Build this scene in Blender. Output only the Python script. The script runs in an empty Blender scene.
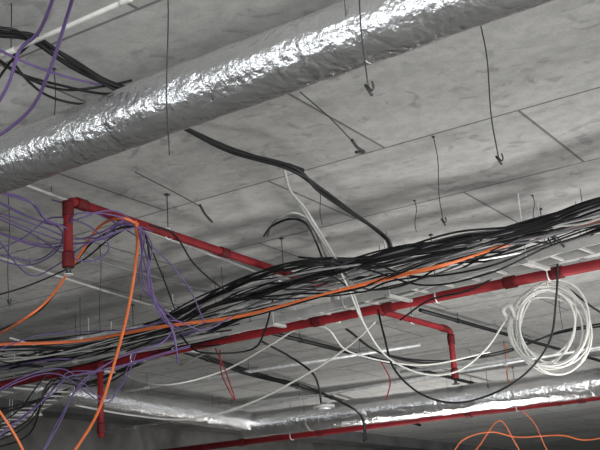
import bpy, math, random
from mathutils import Vector, Matrix, noise
random.seed(7)
# World frame: X = run direction of the ducts/mains, Y = across, Z = up (metres). Viewpoint 1.6 m above floor.
CH=1.6
CEIL=2.6
AX=Vector((.8387,.2125,.5018)); 
AY=Vector((.5404,-.2113,-.8139)); AX.normalize(); AY=(AY-AX*AY.dot(AX)).normalized(); AZ=AX.cross(AY)
R=Matrix((AX,AY,AZ))
F=1098.0
def W(p):
    # surveyed point: sight-line from the photo station intersected with the service's real level (or range)
    u,v,h=p
    d=R@Vector(((u-300)/F,-(v-225)/F,-1))
    t=-h if h<0 else h/d.z
    if t*d.z>2.56: t=2.56/d.z
    q=d*t
    return Vector((q.x,q.y,q.z+CH))
def clipx(a,b,x=-12.95):
    if a.x<x: a=a.lerp(b,(x-a.x)/(b.x-a.x))
    return a
cam=bpy.data.cameras.new("camera"); co=bpy.data.objects.new("camera",cam); bpy.context.collection.objects.link(co)
cam.lens=36*F/600; cam.sensor_width=36; cam.clip_end=200
co.matrix_world=Matrix.Translation((0,0,CH))@R.to_4x4()
bpy.context.scene.camera=co

# ---------- materials
def mat(name,col,rough=.5,metal=0,var=.15,scale=6,bump=.0,bscale=40,spec=.5):
    m=bpy.data.materials.new(name); m.use_nodes=True; nt=m.node_tree; b=nt.nodes['Principled BSDF']
    b.inputs['Roughness'].default_value=rough; b.inputs['Metallic'].default_value=metal
    b.inputs['Specular IOR Level'].default_value=spec
    tc=nt.nodes.new('ShaderNodeTexCoord'); n=nt.nodes.new('ShaderNodeTexNoise'); n.inputs['Scale'].default_value=scale; n.inputs['Detail'].default_value=6
    nt.links.new(tc.outputs['Object'],n.inputs['Vector'])
    r=nt.nodes.new('ShaderNodeValToRGB'); r.color_ramp.elements[0].position=.3; r.color_ramp.elements[1].position=.7
    r.color_ramp.elements[0].color=[c*(1-var) for c in col]+[1]; r.color_ramp.elements[1].color=[min(1,c*(1+var)) for c in col]+[1]
    nt.links.new(n.outputs['Fac'],r.inputs['Fac']); nt.links.new(r.outputs['Color'],b.inputs['Base Color'])
    if bump>0:
        n2=nt.nodes.new('ShaderNodeTexNoise'); n2.inputs['Scale'].default_value=bscale; n2.inputs['Detail'].default_value=4
        nt.links.new(tc.outputs['Object'],n2.inputs['Vector'])
        bp=nt.nodes.new('ShaderNodeBump'); bp.inputs['Strength'].default_value=bump; bp.inputs['Distance'].default_value=.02
        nt.links.new(n2.outputs['Fac'],bp.inputs['Height']); nt.links.new(bp.outputs['Normal'],b.inputs['Normal'])
    return m
M={}
M['red']=mat('red_paint',(.18,.012,.016),.6,0,.25,5,spec=.2)
M['redc']=mat('red_coupling',(.09,.008,.010),.6,0,.2,5,spec=.2)
M['black']=mat('black_pvc',(.009,.009,.010),.4,0,.2,9,spec=.3)
M['grey']=mat('grey_pvc',(.17,.17,.18),.5,0,.15,9)
M['lgrey']=mat('light_grey_pvc',(.38,.38,.37),.45,0,.15,9)
M['white']=mat('white_pvc',(.52,.52,.49),.45,0,.1,9)
M['orange']=mat('orange_pvc',(.66,.16,.05),.45,0,.12,9)
M['purple']=mat('purple_pvc',(.11,.07,.19),.45,0,.15,9)
M['steel']=mat('galvanised_steel',(.66,.67,.68),.42,.4,.2,14)
M['dsteel']=mat('dark_wire',(.05,.05,.05),.5,.5,.2,14)
M['wall']=mat('dark_blockwork',(.09,.087,.083),.9,0,.5,1.5,.3,12)
M['panel']=mat('partition_board',(.26,.245,.225),.9,0,.3,1.5,.3,12)
M['beam']=mat('beam_concrete',(.08,.08,.08),.9,0,.35,1.5,.3,12)
M['floor']=mat('floor_screed',(.25,.245,.235),.9,0,.25,.8,.3,12)
def foil(name,col=(.88,.89,.9),rough=.22,sc=7):
    m=mat(name,col,rough,.97,.06,8)
    nt=m.node_tree; b=nt.nodes['Principled BSDF']; tc=[n for n in nt.nodes if n.type=='TEX_COORD'][0]
    n=nt.nodes.new('ShaderNodeTexNoise'); n.inputs['Scale'].default_value=sc; n.inputs['Detail'].default_value=6; n.inputs['Distortion'].default_value=1.0; n.inputs['Roughness'].default_value=.6
    n.noise_type='RIDGED_MULTIFRACTAL'
    v=nt.nodes.new('ShaderNodeTexNoise'); v.inputs['Scale'].default_value=sc*4; v.inputs['Detail'].default_value=5
    nt.links.new(tc.outputs['Object'],n.inputs['Vector']); nt.links.new(tc.outputs['Object'],v.inputs['Vector'])
    nm=nt.nodes.new('ShaderNodeMath'); nm.operation='MULTIPLY'; nm.inputs[1].default_value=.26; nt.links.new(n.outputs['Fac'],nm.inputs[0])
    a=nt.nodes.new('ShaderNodeMath'); a.operation='ADD'; nt.links.new(nm.outputs[0],a.inputs[0]); nt.links.new(v.outputs['Fac'],a.inputs[1])
    bp=nt.nodes.new('ShaderNodeBump'); bp.inputs['Strength'].default_value=.58; bp.inputs['Distance'].default_value=.024
    nt.links.new(a.outputs[0],bp.inputs['Height']); nt.links.new(bp.outputs['Normal'],b.inputs['Normal'])
    return m
M['foil']=foil('aluminium_foil')
def ceilmat():
    m=bpy.data.materials.new('ceiling_concrete'); m.use_nodes=True; nt=m.node_tree; L=nt.links; b=nt.nodes['Principled BSDF']
    b.inputs['Roughness'].default_value=.85
    g=nt.nodes.new('ShaderNodeNewGeometry')
    def noi(s,d=6,dist=0,vec=None):
        n=nt.nodes.new('ShaderNodeTexNoise'); n.inputs['Scale'].default_value=s; n.inputs['Detail'].default_value=d; n.inputs['Distortion'].default_value=dist
        L.new(vec or g.outputs['Position'],n.inputs['Vector']); return n
    def ramp(src,p0,c0,p1,c1):
        r=nt.nodes.new('ShaderNodeValToRGB'); e=r.color_ramp.elements; e[0].position=p0; e[1].position=p1
        e[0].color=(c0,c0,c0,1); e[1].color=(c1,c1,c1,1); L.new(src,r.inputs['Fac']); return r
    def mul(a,bb):
        x=nt.nodes.new('ShaderNodeMix'); x.data_type='RGBA'; x.blend_type='MULTIPLY'; x.inputs['Factor'].default_value=1
        L.new(a,x.inputs['A']); L.new(bb,x.inputs['B']); return x.outputs['Result']
    mp=nt.nodes.new('ShaderNodeMapping'); mp.inputs['Location'].default_value=(3.1+.95*5,-6.18+1.25*9,0)
    L.new(g.outputs['Position'],mp.inputs['Vector'])
    br=nt.nodes.new('ShaderNodeTexBrick'); br.inputs['Scale'].default_value=1
    br.inputs['Brick Width'].default_value=1.9; br.inputs['Row Height'].default_value=1.25; br.inputs['Mortar Size'].default_value=.013; br.inputs['Mortar Smooth'].default_value=.5
    br.inputs['Color1'].default_value=(.78,.78,.78,1); br.inputs['Color2'].default_value=(1,1,1,1); br.inputs['Mortar'].default_value=(.33,.33,.33,1)
    L.new(mp.outputs[0],br.inputs['Vector'])
    st=nt.nodes.new('ShaderNodeMapping'); st.inputs['Scale'].default_value=(.5,1.6,1); L.new(g.outputs['Position'],st.inputs['Vector'])
    n1=noi(1.3,10,.8,st.outputs[0]); n2=noi(11,8,.3); n3=noi(50,3); n4=noi(4,9,1.5)
    c=ramp(n1.outputs['Fac'],.35,.78,.65,1.0).outputs[0]
    c=mul(c,ramp(n2.outputs['Fac'],.38,.86,.6,1.0).outputs[0])
    c=mul(c,ramp(n3.outputs['Fac'],.35,.9,.6,1.0).outputs[0])
    c=mul(c,ramp(n4.outputs['Fac'],.34,.75,.41,1.0).outputs[0])
    c=mul(c,br.outputs['Color'])
    base=nt.nodes.new('ShaderNodeRGB'); base.outputs[0].default_value=(.54,.54,.525,1)
    c=mul(c,base.outputs[0]); L.new(c,b.inputs['Base Color'])
    bp=nt.nodes.new('ShaderNodeBump'); bp.inputs['Strength'].default_value=.3; bp.inputs['Distance'].default_value=.015
    L.new(n2.outputs['Fac'],bp.inputs['Height']); L.new(bp.outputs['Normal'],b.inputs['Normal'])
    return m
M['ceil']=ceilmat()

# ---------- mesh helpers
def catmull(P,seg=8):
    if len(P)<3:
        return [P[0].lerp(P[-1],i/seg) for i in range(seg+1)]
    Q=[P[0]*2-P[1]]+P+[P[-1]*2-P[-2]]; out=[]
    for i in range(1,len(Q)-2):
        a,b,c,d=Q[i-1:i+3]
        for k in range(seg):
            t=k/seg
            out.append(.5*((2*b)+(c-a)*t+(2*a-5*b+4*c-d)*t*t+(3*b-a-3*c+d)*t**3))
    out.append(P[-1].copy()); return out
class Geo:
    def __init__(s): s.v=[]; s.f=[]; s.m=[]; s.mats=[]
    def mi(s,m):
        if m not in s.mats: s.mats.append(m)
        return s.mats.index(m)
    def tube(s,pts,r,m,n=8,rf=None):
        mi=s.mi(m); N=len(pts); base=len(s.v)
        t0=(pts[1]-pts[0]).normalized(); ref=Vector((0,0,1)) if abs(t0.z)<.9 else Vector((1,0,0))
        nrm=t0.cross(ref).normalized(); L=0
        for i,p in enumerate(pts):
            t=(pts[min(i+1,N-1)]-pts[max(i-1,0)]).normalized()
            nrm=(nrm-t*nrm.dot(t)).normalized(); bn=t.cross(nrm)
            if i: L+=(p-pts[i-1]).length
            for k in range(n):
                a=2*math.pi*k/n; rr=r if rf is None else rf(L,a,r)
                s.v.append(p+(nrm*math.cos(a)+bn*math.sin(a))*rr)
        for i in range(N-1):
            for k in range(n):
                a=base+i*n+k; b=base+i*n+(k+1)%n
                s.f.append((a,b,b+n,a+n)); s.m.append(mi)
        s.f.append(tuple(base+k for k in range(n))[::-1]); s.m.append(mi)
        s.f.append(tuple(base+(N-1)*n+k for k in range(n))); s.m.append(mi)
    def box(s,c,hx,hy,hz,m,rot=None):
        mi=s.mi(m); b=len(s.v); rot=rot or Matrix.Identity(3)
        for x in(-1,1):
            for y in(-1,1):
                for z in(-1,1): s.v.append(c+rot@Vector((x*hx,y*hy,z*hz)))
        for q in((0,1,3,2),(4,6,7,5),(0,4,5,1),(2,3,7,6),(0,2,6,4),(1,5,7,3)):
            s.f.append(tuple(b+i for i in q)); s.m.append(mi)
    def make(s,name,smooth=True):
        me=bpy.data.meshes.new(name); me.from_pydata([tuple(v) for v in s.v],[],s.f)
        for m in s.mats: me.materials.append(M[m])
        for p,i in zip(me.polygons,s.m): p.material_index=i; p.use_smooth=smooth and len(p.vertices)==4
        me.update(); o=bpy.data.objects.new(name,me); bpy.context.collection.objects.link(o); return o
def corner(P,r=.12,k=6):
    out=[P[0]]
    for i in range(1,len(P)-1):
        a=(P[i-1]-P[i]).normalized(); b=(P[i+1]-P[i]).normalized()
        rr=min(r,(P[i-1]-P[i]).length*.45,(P[i+1]-P[i]).length*.45)
        s=P[i]+a*rr; e=P[i]+b*rr
        for j in range(k+1):
            t=j/k; out.append(s*(1-t)**2+P[i]*2*t*(1-t)+e*t*t)
    out.append(P[-1]); return out
def coupling(g,a,b,t,r,m='redc',w=.05):
    c=a.lerp(b,t); d=(b-a).normalized()
    g.tube([c-d*w,c-d*w*.7,c+d*w*.7,c+d*w],r,m,12)
def hanger(g,p,r):
    pts=[p+Vector((0,math.cos(a)*r,math.sin(a)*r)) for a in [2*math.pi*i/16 for i in range(17)]]
    g.tube(pts,.006,'steel',6)
    g.tube([p+Vector((0,0,r)),Vector((p.x,p.y,CH+CEIL))],.004,'dsteel',6)
    g.box(Vector((p.x,p.y,CH+CEIL-.005)),.015,.015,.005,'dsteel')

# ---------- room
def slab(name,x0,x1,y0,y1,z0,z1,m):
    g=Geo(); g.box(Vector(((x0+x1)/2,(y0+y1)/2,(z0+z1)/2)),(x1-x0)/2,(y1-y0)/2,(z1-z0)/2,m); return g.make(name,False)
slab('ceiling',-14,9,-6,36,CH+CEIL,CH+CEIL+.3,'ceil')
slab('floor',-14,9,-6,36,-.2,0,'floor')
slab('wall_left',-13.2,-13,-6,36,0,CH+CEIL,'wall')
slab('wall_far',-13,9,35.8,36,0,CH+CEIL,'wall')
slab('concrete_beam',-12.4,-11.9,-6,35.8,CH+CEIL-.22,CH+CEIL,'beam')
g=Geo()
for i in range(9):
    y=15.2+i*.62
    g.box(Vector((-12.93,y,1.6+.9)),.03,.29,1.1 if i%3 else .8,'panel')
g.make('partition_boards',False)

# ---------- ducts
def ductrf(L,a,r):
    v=Vector((L*1.8,math.cos(a)*1.2,math.sin(a)*1.2))
    q=r*(1+.05*noise.noise(v)+.035*noise.noise(v*3.1)+.018*noise.noise(v*7)+.008*noise.noise(v*15))
    s=(L%1.15)
    if s<.05: q*=.975
    return q
def duct(name,a,b,r,rings,seed=0):
    g=Geo(); A,B=W(a),W(b); A=clipx(A,B)
    pts=[A.lerp(B,i/rings) for i in range(rings+1)]
    g.tube(pts,r,'foil',56,lambda L,t,rr:ductrf(L+seed,t,rr))
    n=int((B-A).length/2.2)
    for i in range(n):
        p=A.lerp(B,(i+.5)/n)
        arc=[p+Vector((0,-math.cos(x)*r*1.0,-math.sin(x)*r*1.0)) for x in [math.pi*j/16 for j in range(17)]]
        g.tube(arc,.002,'steel',5)
        for s in(-1,1): g.tube([p+Vector((0,s*r*1.0,0)),Vector((p.x,p.y+s*r*1.0,CH+CEIL))],.002,'dsteel',5)
    return g.make(name)
duct('insulated_air_duct',(-260,262,2.15),(760,-117,2.15),.147,620)
duct('insulated_air_duct',(245,426,2.2),(700,370,2.2),.21,300,7)
duct('insulated_air_duct',(-40,378,2.25),(262,424,2.25),.16,240,11)

# ---------- red pipes
def red(pts,r,coups=(),hang=(),cr=.09):
    g=Geo(); P=[W(p) for p in pts]; P[0]=clipx(P[0],P[1])
    g.tube(corner(P,cr),r,'red',14)
    for i,t in coups: coupling(g,P[i],P[i+1],t,r*1.25)
    for i,t in hang: hanger(g,P[i].lerp(P[i+1],t),r*1.25)
    return g,P
g,P=red([(-200,426,2.05),(337,317,2.05),(720,240,2.05)],.042,[(0,.1),(0,.42),(0,.975),(1,.16),(1,.5),(1,.62)],[(0,.3),(0,.7),(1,.3),(1,.6)])
q=W((100,362,2.05)); g.tube([q,q-Vector((0,0,.75))],.03,'red',12); coupling(g,q,q-Vector((0,0,.7)),.1,.042); coupling(g,q,q-Vector((0,0,.7)),.95,.042)
J=W((337,317,2.05))
g.make('sprinkler_main_pipe')
g=Geo(); A=W((68,200,2.3)); e=W((331,286,2.3)); e2=Vector((J.x,J.y,e.z))
low=A-Vector((0,0,.43))
g.tube(corner([low,A,e2,J],.07),.030,'red',14)
coupling(g,low,A,.86,.038); coupling(g,A,e2,.035,.038); coupling(g,A,e2,.5,.038); coupling(g,A,e2,.97,.038); coupling(g,low,A,.08,.04)
coupling(g,e2,J,.45,.044,'steel',.06); hanger(g,A.lerp(e2,.3),.042); hanger(g,A.lerp(e2,.75),.042)
g.tube([low,low-Vector((0,0,.06))],.018,'dsteel',8)
g.tube([low-Vector((0,0,.06)),low-Vector((0,0,.065))],.03,'steel',12)
g.make('sprinkler_branch_pipe')
g=Geo(); A=W((346,302,2.15)); E=W((450,330,2.15)); low=E-Vector((0,0,.5))
g.tube(corner([Vector((J.x,J.y,A.z-.05)),A,E,low],.06),.03,'red',14)
coupling(g,A,E,.3,.038); coupling(g,A,E,.93,.038); coupling(g,low,E,.8,.038); coupling(g,low,E,.1,.038)
g.tube([low,low-Vector((0,0,.05))],.016,'dsteel',8); g.tube([low-Vector((0,0,.05)),low-Vector((0,0,.056))],.04,'dsteel',12)
hanger(g,A.lerp(E,.6),.04)
g.make('sprinkler_branch_pipe')
g,P=red([(120,458,2.0),(720,381,2.0)],.055,[(0,.2),(0,.355),(0,.62),(0,.8)],[(0,.3),(0,.7)])
g.make('sprinkler_main_pipe')

# ---------- cables
def cables(name,items):
    g=Geo()
    for m,r,n,sp,pts in items:
        P=[W(p) for p in pts]
        for k in range(n):
            Q=[]
            off=Vector((random.uniform(-1,1),random.uniform(-1,1),random.uniform(-1,1)))*sp
            for p in P:
                Q.append(p+off*.6+Vector((random.uniform(-1,1),random.uniform(-1,1),random.uniform(-1,1)))*sp*.7)
            C=catmull(Q,8)
            for c in C: c.z=min(c.z,CH+CEIL-r); c.x=max(c.x,-12.9)
            g.tube(C,r*(random.uniform(.75,1.2) if n>2 else 1),m if isinstance(m,str) else random.choice(m),7)
    return g.make(name)
BH=2.2
mix=['black','black','black','black','grey']
cables('black_cable_bundle',[
 (mix,.010,11,.045,[(-60,385,BH),(60,352,BH),(180,322,BH),(260,293,BH),(335,270,BH),(400,252,BH),(460,238,BH),(530,225,BH),(600,203,BH),(680,178,BH)]),
 (mix,.008,8,.075,[(-60,350,BH),(60,343,BH),(150,325,BH),(230,286,BH),(300,266,BH),(370,262,BH),(440,248,BH),(510,236,BH),(600,212,BH),(680,188,BH)]),
 (mix,.008,5,.09,[(-60,395,BH),(60,365,BH),(150,340,BH),(230,316,BH),(300,296,BH),(370,278,BH),(440,262,BH),(510,250,BH),(600,226,BH),(680,200,BH)]),
 ('grey',.009,5,.08,[(-60,372,BH),(60,358,BH),(180,330,BH),(260,300,BH),(335,276,BH),(400,262,BH),(460,246,BH),(530,234,BH),(600,214,BH),(680,190,BH)]),
 ('lgrey',.007,6,.09,[(-60,360,BH),(60,347,BH),(180,318,BH),(260,296,BH),(335,279,BH),(400,266,BH),(460,248,BH),(530,230,BH),(600,210,BH),(680,190,BH)]),
 ('lgrey',.008,5,.05,[(-60,392,2.1),(60,368,2.1),(180,342,2.1),(260,324,2.1),(335,306,2.1),(400,290,2.1),(460,276,2.1),(530,258,2.1),(600,240,2.1),(680,220,2.1)]),
 ('black',.007,5,.1,[(-60,330,BH),(0,352,BH),(60,358,BH),(130,338,BH),(210,296,BH),(260,278,BH),(320,268,BH),(350,280,BH),(400,275,BH),(450,262,BH),(500,240,BH),(540,232,BH),(560,238,BH)]),
 ('black',.007,3,.06,[(180,322,BH),(230,300,2.15),(290,296,2.05),(350,290,2.0),(420,268,2.0),(480,252,2.1),(520,232,BH)]),
 ('black',.008,2,.08,[(300,262,2.3),(360,270,2.15),(420,282,2.0),(480,268,2.0),(540,248,2.1),(600,232,2.15),(680,215,2.2)]),
])
cables('black_cable',[('black',.012,3,.018,[(186,130,2.5),(230,150,2.45),(292,168,2.4),(320,190,2.35),(350,212,2.35),(385,236,2.35),(392,250,2.35)]),
 ('black',.017,1,.0,[(287,165,2.42),(303,171,2.4)])])
cables('black_cable',[('black',.011,4,.025,[(-40,22,2.4),(0,33,2.4),(30,42,2.4),(70,64,2.4),(105,82,2.42),(135,95,2.45)]),
 ('black',.007,2,.03,[(-20,48,2.4),(20,75,2.4),(60,88,2.4),(100,90,2.42),(130,86,2.45)]),
 ('black',.007,1,.02,[(20,45,2.4),(18,62,2.35),(45,95,2.35),(85,104,2.4),(120,92,2.42)]),
 ('black',.007,1,.02,[(-10,95,2.4),(8,60,2.4),(30,40,2.4),(20,30,2.4),(0,28,2.4)])])
cables('hanging_black_cable',[('black',.009,1,0,[(536,240,2.25),(548,226,2.25),(557,255,-8.6),(556,300,-8.6),(548,345,-8.6),(515,382,-8.7),(465,402,-8.9),(425,396,-9),(395,370,-9.1),(384,335,-9.3),(378,310,-9.5)])])
cables('hanging_black_cable',[('black',.008,1,0,[(600,225,2.2),(595,232,2.2),(560,262,-8.6),(510,270,-8.8),(470,290,-9),(430,300,-9.2),(400,320,-9.4)]),
 ('black',.009,1,0,[(275,290,2.25),(265,330,-9.8),(250,350,-10),(200,352,-10),(180,335,-10.4)]),
 ('black',.007,1,0,[(150,225,2.2),(175,235,-7.8),(195,265,-8.2),(225,290,-9),(250,300,-9.3)]),
 ('black',.010,2,.03,[(345,330,2.05),(380,352,-11.5),(430,362,-12),(500,352,-12),(560,330,-12),(620,322,-11)]),
 ('black',.009,1,0,[(570,290,-9),(600,312,-9),(640,330,-9)])])
cables('grey_cable_loop',[('lgrey',.010,1,0,[(284,168,2.4),(290,190,2.3),(304,207,2.2),(322,236,2.1),(340,266,-9),(352,290,-9.1),(364,325,-9.2)]),
 ('grey',.009,1,0,[(268,236,-8.4),(274,222,2.3),(290,216,2.3),(308,222,2.25),(320,242,-9),(333,275,-9.1),(345,310,-9.2)]),
 ('black',.009,1,.0,[(264,236,-8.4),(272,226,2.3),(290,219,2.3),(306,224,2.25),(316,242,-9),(326,268,-9.1)])])
cables('white_cable',[('white',.008,1,0,[(290,190,2.35),(306,215,2.2),(326,247,-8.6),(346,283,-8.8),(362,320,-8.9),(385,355,-9),(420,373,-9),(455,372,-9),(485,350,-9),(507,318,-9)]),
 ('white',.007,1,0,[(276,218,2.3),(300,214,2.25),(325,240,-8.7),(345,280,-8.8),(360,318,-8.9)])])
g=Geo()
CC=W((550,326,-8.8)); hd=Vector((.84,.54,0)).normalized()
for k in range(9):
    c=CC+hd*random.uniform(-.04,.04)+Vector((0,0,random.uniform(-.04,.04))); rx=.28+random.uniform(-.08,.06); ry=.34+random.uniform(-.10,.05); tl=random.uniform(-.5,.5); ph=random.uniform(0,6)
    dep=hd.cross(Vector((0,0,1)))
    pts=[]
    for i in range(33):
        a=2*math.pi*i/32+ph; x=math.cos(a)*rx; y=math.sin(a)*ry
        pts.append(c+hd*(x*math.cos(tl)-y*math.sin(tl))+Vector((0,0,x*math.sin(tl)+y*math.cos(tl)))+dep*(.06*math.sin(a+k)+.02*k-.09))
    g.tube(pts,.009,'white',7)
g.tube(catmull([W(p) for p in [(507,318,-8.9),(503,310,-8.85),(510,306,-8.8),(516,320,-8.8)]],6),.02,'white',7)
g.tube(catmull([W(p) for p in [(548,288,-8.8),(545,262,-8.8),(552,235,2.25)]],6),.007,'white',7)
g.make('white_cable_coil')
cables('white_cable',[('white',.009,1,0,[(60,378,2.1),(110,372,2.1),(160,385,-11),(220,372,-11),(270,345,-10.6),(300,328,-10.4),(340,322,-10)]),
 ('white',.010,1,0,[(75,405,-11.5),(130,415,-11.5),(190,419,-11.3),(250,403,-11),(310,372,-10.6),(350,345,-10.3),(375,322,-10)]),
 ('white',.008,1,0,[(10,338,2.2),(60,350,2.2),(130,348,2.2),(220,320,2.2),(300,305,2.2),(390,300,2.1),(420,290,2.1)]),
 ('white',.008,1,0,[(180,365,2.1),(250,335,-10.3),(320,326,-10),(350,352,-10),(420,365,-10),(490,352,-10)])])
cables('orange_cable',[('orange',.011,1,0,[(136,222,2.2),(137,250,-7.6),(130,300,-7.8),(118,350,-8),(98,412,-8.2),(70,458,-8.3)]),
 ('orange',.010,1,0,[(-20,345,2.1),(15,325,-8.2),(48,300,-8),(75,262,-7.8),(98,228,-7.6),(120,218,2.2),(138,224,2.2)]),
 ('orange',.009,2,.02,[(-60,348,2.1),(0,344,2.1),(80,341,2.1),(160,327,2.02),(240,314,2.0),(320,294,2.0),(390,277,2.0),(450,263,2.0),(520,240,2.2),(620,214,2.2)]),
 ('orange',.010,1,0,[(-20,385,-8),(0,412,-8),(15,435,-8),(28,460,-8)])])
cables('orange_cable',[('orange',.011,1,.05,[(450,460,-17),(462,440,-17),(490,430,-17),(520,437,-17),(560,432,-17),(590,440,-17),(640,430,-17)]),
 ('orange',.011,1,.05,[(470,460,-17),(480,445,-17),(500,420,-17),(515,440,-17),(525,460,-17)]),
 ('orange',.009,1,.05,[(505,345,2.58),(508,385,-17),(520,410,-17),(535,425,-17),(545,445,-17),(550,460,-17)])])
cables('purple_cable_tangle',[('purple',.0055,n,.035,p) for n,p in [
 (2,[(-20,193,2.2),(30,215,2.2),(60,225,2.15),(80,218,2.15),(110,212,2.2),(135,225,2.2),(145,260,-7.8),(155,300,-8),(172,330,-8.2),(178,362,-8.3)]),
 (2,[(-20,208,2.2),(40,232,2.15),(75,240,2.15),(100,235,2.15),(130,222,2.2),(150,245,-7.7),(150,285,-7.8),(165,320,-8),(185,330,2.1)]),
 (2,[(-20,228,2.15),(35,245,2.15),(70,243,2.15),(105,240,2.15),(120,225,2.2),(140,235,2.15),(140,280,-7.8),(160,310,-8),(180,325,2.1)]),
 (2,[(-20,250,2.1),(30,262,2.1),(60,250,2.1),(70,232,2.1),(50,215,2.15),(30,200,2.2),(-20,185,2.2)]),
 (1,[(-20,222,2.1),(25,272,-7.6),(55,265,-7.6),(90,240,2.1),(130,225,2.2),(150,232,-7.6)]),
 (1,[(-20,262,-7.4),(20,240,-7.3),(50,222,-7.3),(85,228,-7.3),(110,250,-7.5),(90,268,-7.5),(60,258,-7.4),(30,240,-7.4),(-20,215,-7.3)]),
 (1,[(50,200,-7.2),(90,212,-7.2),(125,228,-7.5),(160,250,-7.8),(185,285,-8),(205,318,-8.5)]),
 (2,[(-60,382,2.1),(60,362,2.1),(110,372,2.1),(150,350,2.1),(200,332,2.1)]),
 (2,[(-30,455,-9),(30,410,-9.2),(60,385,-9.5),(70,372,-9.6),(110,366,-9.8),(190,345,-10)]),
 (2,[(-20,400,-9),(20,380,-9.4),(60,372,-9.6),(100,400,-9.6),(120,380,-9.8),(135,350,-10)]),
 (1,[(-20,360,-9),(30,340,-9),(80,330,-9),(130,332,-8.6),(170,322,-8.4),(200,330,-8.6),(230,318,-9)]),
 (2,[(40,460,-9),(60,420,-9.2),(80,385,-9.5),(120,360,-9.6),(160,345,-9.8),(180,320,-10)]),
 ]])
cables('purple_cable',[('purple',.008,1,0,[(78,-20,2.2),(66,20,2.2),(48,75,2.1),(28,112,2.05),(-15,146,2.0)]),
 ('purple',.008,1,0,[(60,-20,2.2),(40,30,2.2),(20,50,2.2),(8,85,2.1),(-15,125,2.0)]),
 ('purple',.006,1,0,[(-10,45,2.2),(20,60,2.2),(60,75,2.2),(100,85,2.3)])])
cables('black_cable',[('black',.008,1,0,[(0,330,2.1),(40,310,-8.2),(70,270,-8),(95,240,-7.8),(130,226,2.2),(145,235,-7.6),(150,260,-7.6)]),
 ('black',.006,1,0,[(-20,300,-8),(30,285,-8),(80,262,-7.9),(115,235,-7.7),(140,230,-7.7),(160,270,-8),(175,310,-8.4)]),
 ('black',.010,4,.06,[(-20,420,-11),(60,395,2.1),(130,365,2.15),(200,335,2.2),(280,300,2.25),(330,280,2.3)]),
 ('black',.009,5,.12,[(-20,440,-11),(30,420,-11),(60,380,-11),(100,372,2.1),(160,350,2.1),(230,330,2.1)]),
 ('black',.011,2,.03,[(190,348,2.2),(240,372,-13),(300,385,-13),(340,400,-13.5),(360,415,-14),(365,440,-14)]),
 ('black',.012,1,.02,[(265,342,2.2),(290,355,2.2),(312,372,-12),(320,388,-12),(322,404,-12)])])
g=Geo(); q=W((324,408,-12))
g.tube([q+Vector((0,0,.06)),q+Vector((0,0,.03)),q+Vector((0,0,.028))],.04,'grey',16)
g.tube([q+Vector((0,0,.03)),q],.12,'lgrey',24); g.tube([q,q-Vector((0,0,.02))],.075,'steel',20)
g.make('round_smoke_detector')
cables('red_wire',[('red',.006,1,0,[(220,350,-10),(222,375,-10),(235,400,-10),(225,370,-10),(215,348,-10)]),
 ('red',.006,1,0,[(380,360,-10),(390,380,-10),(386,400,-10)])])
def conduit(name,items,hang=True):
    g=Geo()
    for m,r,a,b in items:
        A,B=W(a),W(b); A=clipx(A,B); g.tube([A,B],r,m,10); n=max(2,int((B-A).length/1.5))
        for i in range(n):
            p=A.lerp(B,(i+.5)/n); coupling(g,A,B,(i+.5)/n,r*1.25,m,.03)
            if hang: g.tube([p,Vector((p.x,p.y,CH+CEIL))],.003,'dsteel',5)
    return g.make(name)
conduit('white_conduit',[('white',.012,(-40,74,2.35),(190,-28,2.35))])
conduit('steel_conduit_and_shadow_bars',[('lgrey',.020,(-100,396,2.1),(700,239,2.1)),('steel',.018,(-100,374,2.2),(700,216,2.2))])
conduit('steel_conduit_and_shadow_bars',[('lgrey',.011,(-40,160,2.54),(330,300,2.54)),('grey',.012,(-40,222,2.52),(300,318,2.52)),('lgrey',.011,(-40,245,2.52),(260,340,2.52))])
conduit('steel_conduit_and_shadow_bars',[('steel',.022,(60,440,2.3),(700,330,2.3)),('steel',.022,(400,372,2.4),(700,338,2.4)),('steel',.022,(100,395,2.4),(420,345,2.4)),('black',.03,(180,350,2.5),(420,425,2.5)),('black',.025,(260,330,2.5),(560,405,2.5)),('black',.022,(420,310,2.5),(640,372,2.5))])  # black tubes are added to imitate dark shadow bands on the far ceiling
def tray(name,a,b,w=.3,m='steel',hh=.03):
    g=Geo(); A,B=W(a),W(b); A=clipx(A,B); d=(B-A).normalized(); s=d.cross(Vector((0,0,1))).normalized()*w/2; up=s.cross(d).normalized()
    rot=Matrix((d,s.normalized(),up)).transposed(); L=(B-A).length
    for k in(-1,1): g.box((A+B)/2+s*k,L/2,.004,hh,m,rot)
    n=int(L/.25)
    for i in range(n): g.box(A.lerp(B,(i+.5)/n)-up*.02,.014,w/2,.008,m,rot)
    for i in range(1,int(L/1.5)+1):
        p=A.lerp(B,i/(int(L/1.5)+1))
        g.box(p-Vector((0,0,hh+.014)),.02,w/2+.05,.012,m,rot)
        for k in(-1,1): q=p+s*k*1.2; g.tube([q-Vector((0,0,hh+.02)),Vector((q.x,q.y,CH+CEIL))],.005,'steel',6)
    return g.make(name,False)
tray('cable_ladder_tray',(-40,455,1.9),(62,388,2.1),.3,'lgrey')
tray('cable_ladder_tray',(-40,401,2.1),(700,219,2.1),.26,'lgrey',.035)
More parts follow.
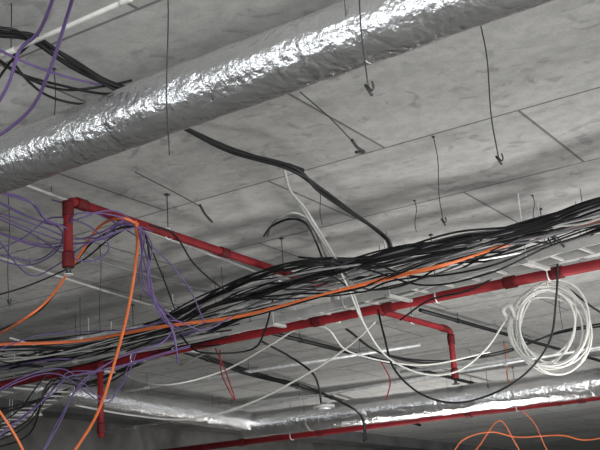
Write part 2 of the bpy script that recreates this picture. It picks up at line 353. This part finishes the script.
def wire(name,u,vt,vb,r=.004,hook=True):
    g=Geo(); a=W((u,vt,2.599)); a.z=CH+CEIL
    L=.01; inv=R.transposed()
    while L<2.2:
        p=inv@(Vector((a.x,a.y,a.z-L))-Vector((0,0,CH))); v=225-F*p.y/(-p.z)
        if v>=vb: break
        L+=.01
    b=Vector((a.x+random.uniform(-.02,.02),a.y+random.uniform(-.02,.02),a.z-L))
    g.tube(catmull([a,a.lerp(b,.3)+Vector((.012,0,0)),a.lerp(b,.7)-Vector((.008,0,0)),b],5),r,'dsteel',6)
    g.box(Vector((a.x,a.y,a.z-.004)),.008,.008,.004,'dsteel')
    if hook:
        g.tube(catmull([b,b+Vector((.012,0,-.02)),b+Vector((.022,0,-.01)),b+Vector((.018,0,.015))],5),.004,'dsteel',6)
        g.tube([b+Vector((-.012,0,.01)),b+Vector((.012,0,-.04))],.006,'dsteel',6)
    return g.make(name)
for a in [(165,-40,152,.003,False),(350,-114,85,.003,True),(480,25,157,.0035,True),(434,142,218,.003,True),(54,75,170,.003,False),(8,200,300,.003,True),(318,190,225,.003,False),(415,205,232,.003,False),(178,310,345,.003,False),(248,295,322,.003,True),(100,250,330,.003,False),(555,262,330,.003,False),(485,352,385,.003,True),(533,200,222,.003,False)]:
    wire('ceiling_hanger_wire',*a)
cables('angled_hanger_wire',[('dsteel',.004,1,0,[(300,92,2.55),(330,118,2.45),(356,145,2.4)]),('dsteel',.010,1,0,[(352,140,2.4),(358,148,2.38),(364,152,2.38),(356,152,2.36)])])
cables('angled_hanger_wire',[('dsteel',.004,1,0,[(135,172,2.55),(170,190,2.5),(203,208,2.45)]),('dsteel',.009,1,0,[(200,205,2.45),(205,214,2.42),(212,222,2.4)])])

# ---------- lights
def area(n,loc,size,pw,aim,col=(1,.98,.95)):
    l=bpy.data.lights.new(n,'AREA'); l.size=size; l.energy=pw; l.color=col
    o=bpy.data.objects.new(n,l); o.location=loc; o.rotation_euler=(Vector(aim)-Vector(loc)).to_track_quat('-Z','Y').to_euler(); bpy.context.collection.objects.link(o)
area('added_area_light',(2.5,0,1.0),1.6,370,(-3,7,4.2))  # three area lights, unseen, added to brighten the ceiling and services
area('added_area_light',(-2,9,.5),2.0,260,(-4,11,4.2))
area('added_area_light',(-8,17,.4),2.5,260,(-8,19,4.2))
w=bpy.data.worlds.new('world'); bpy.context.scene.world=w; w.use_nodes=True
w.node_tree.nodes['Background'].inputs[0].default_value=(.94,.97,1,1); w.node_tree.nodes['Background'].inputs[1].default_value=2.7
bpy.context.scene.view_settings.view_transform='Standard'
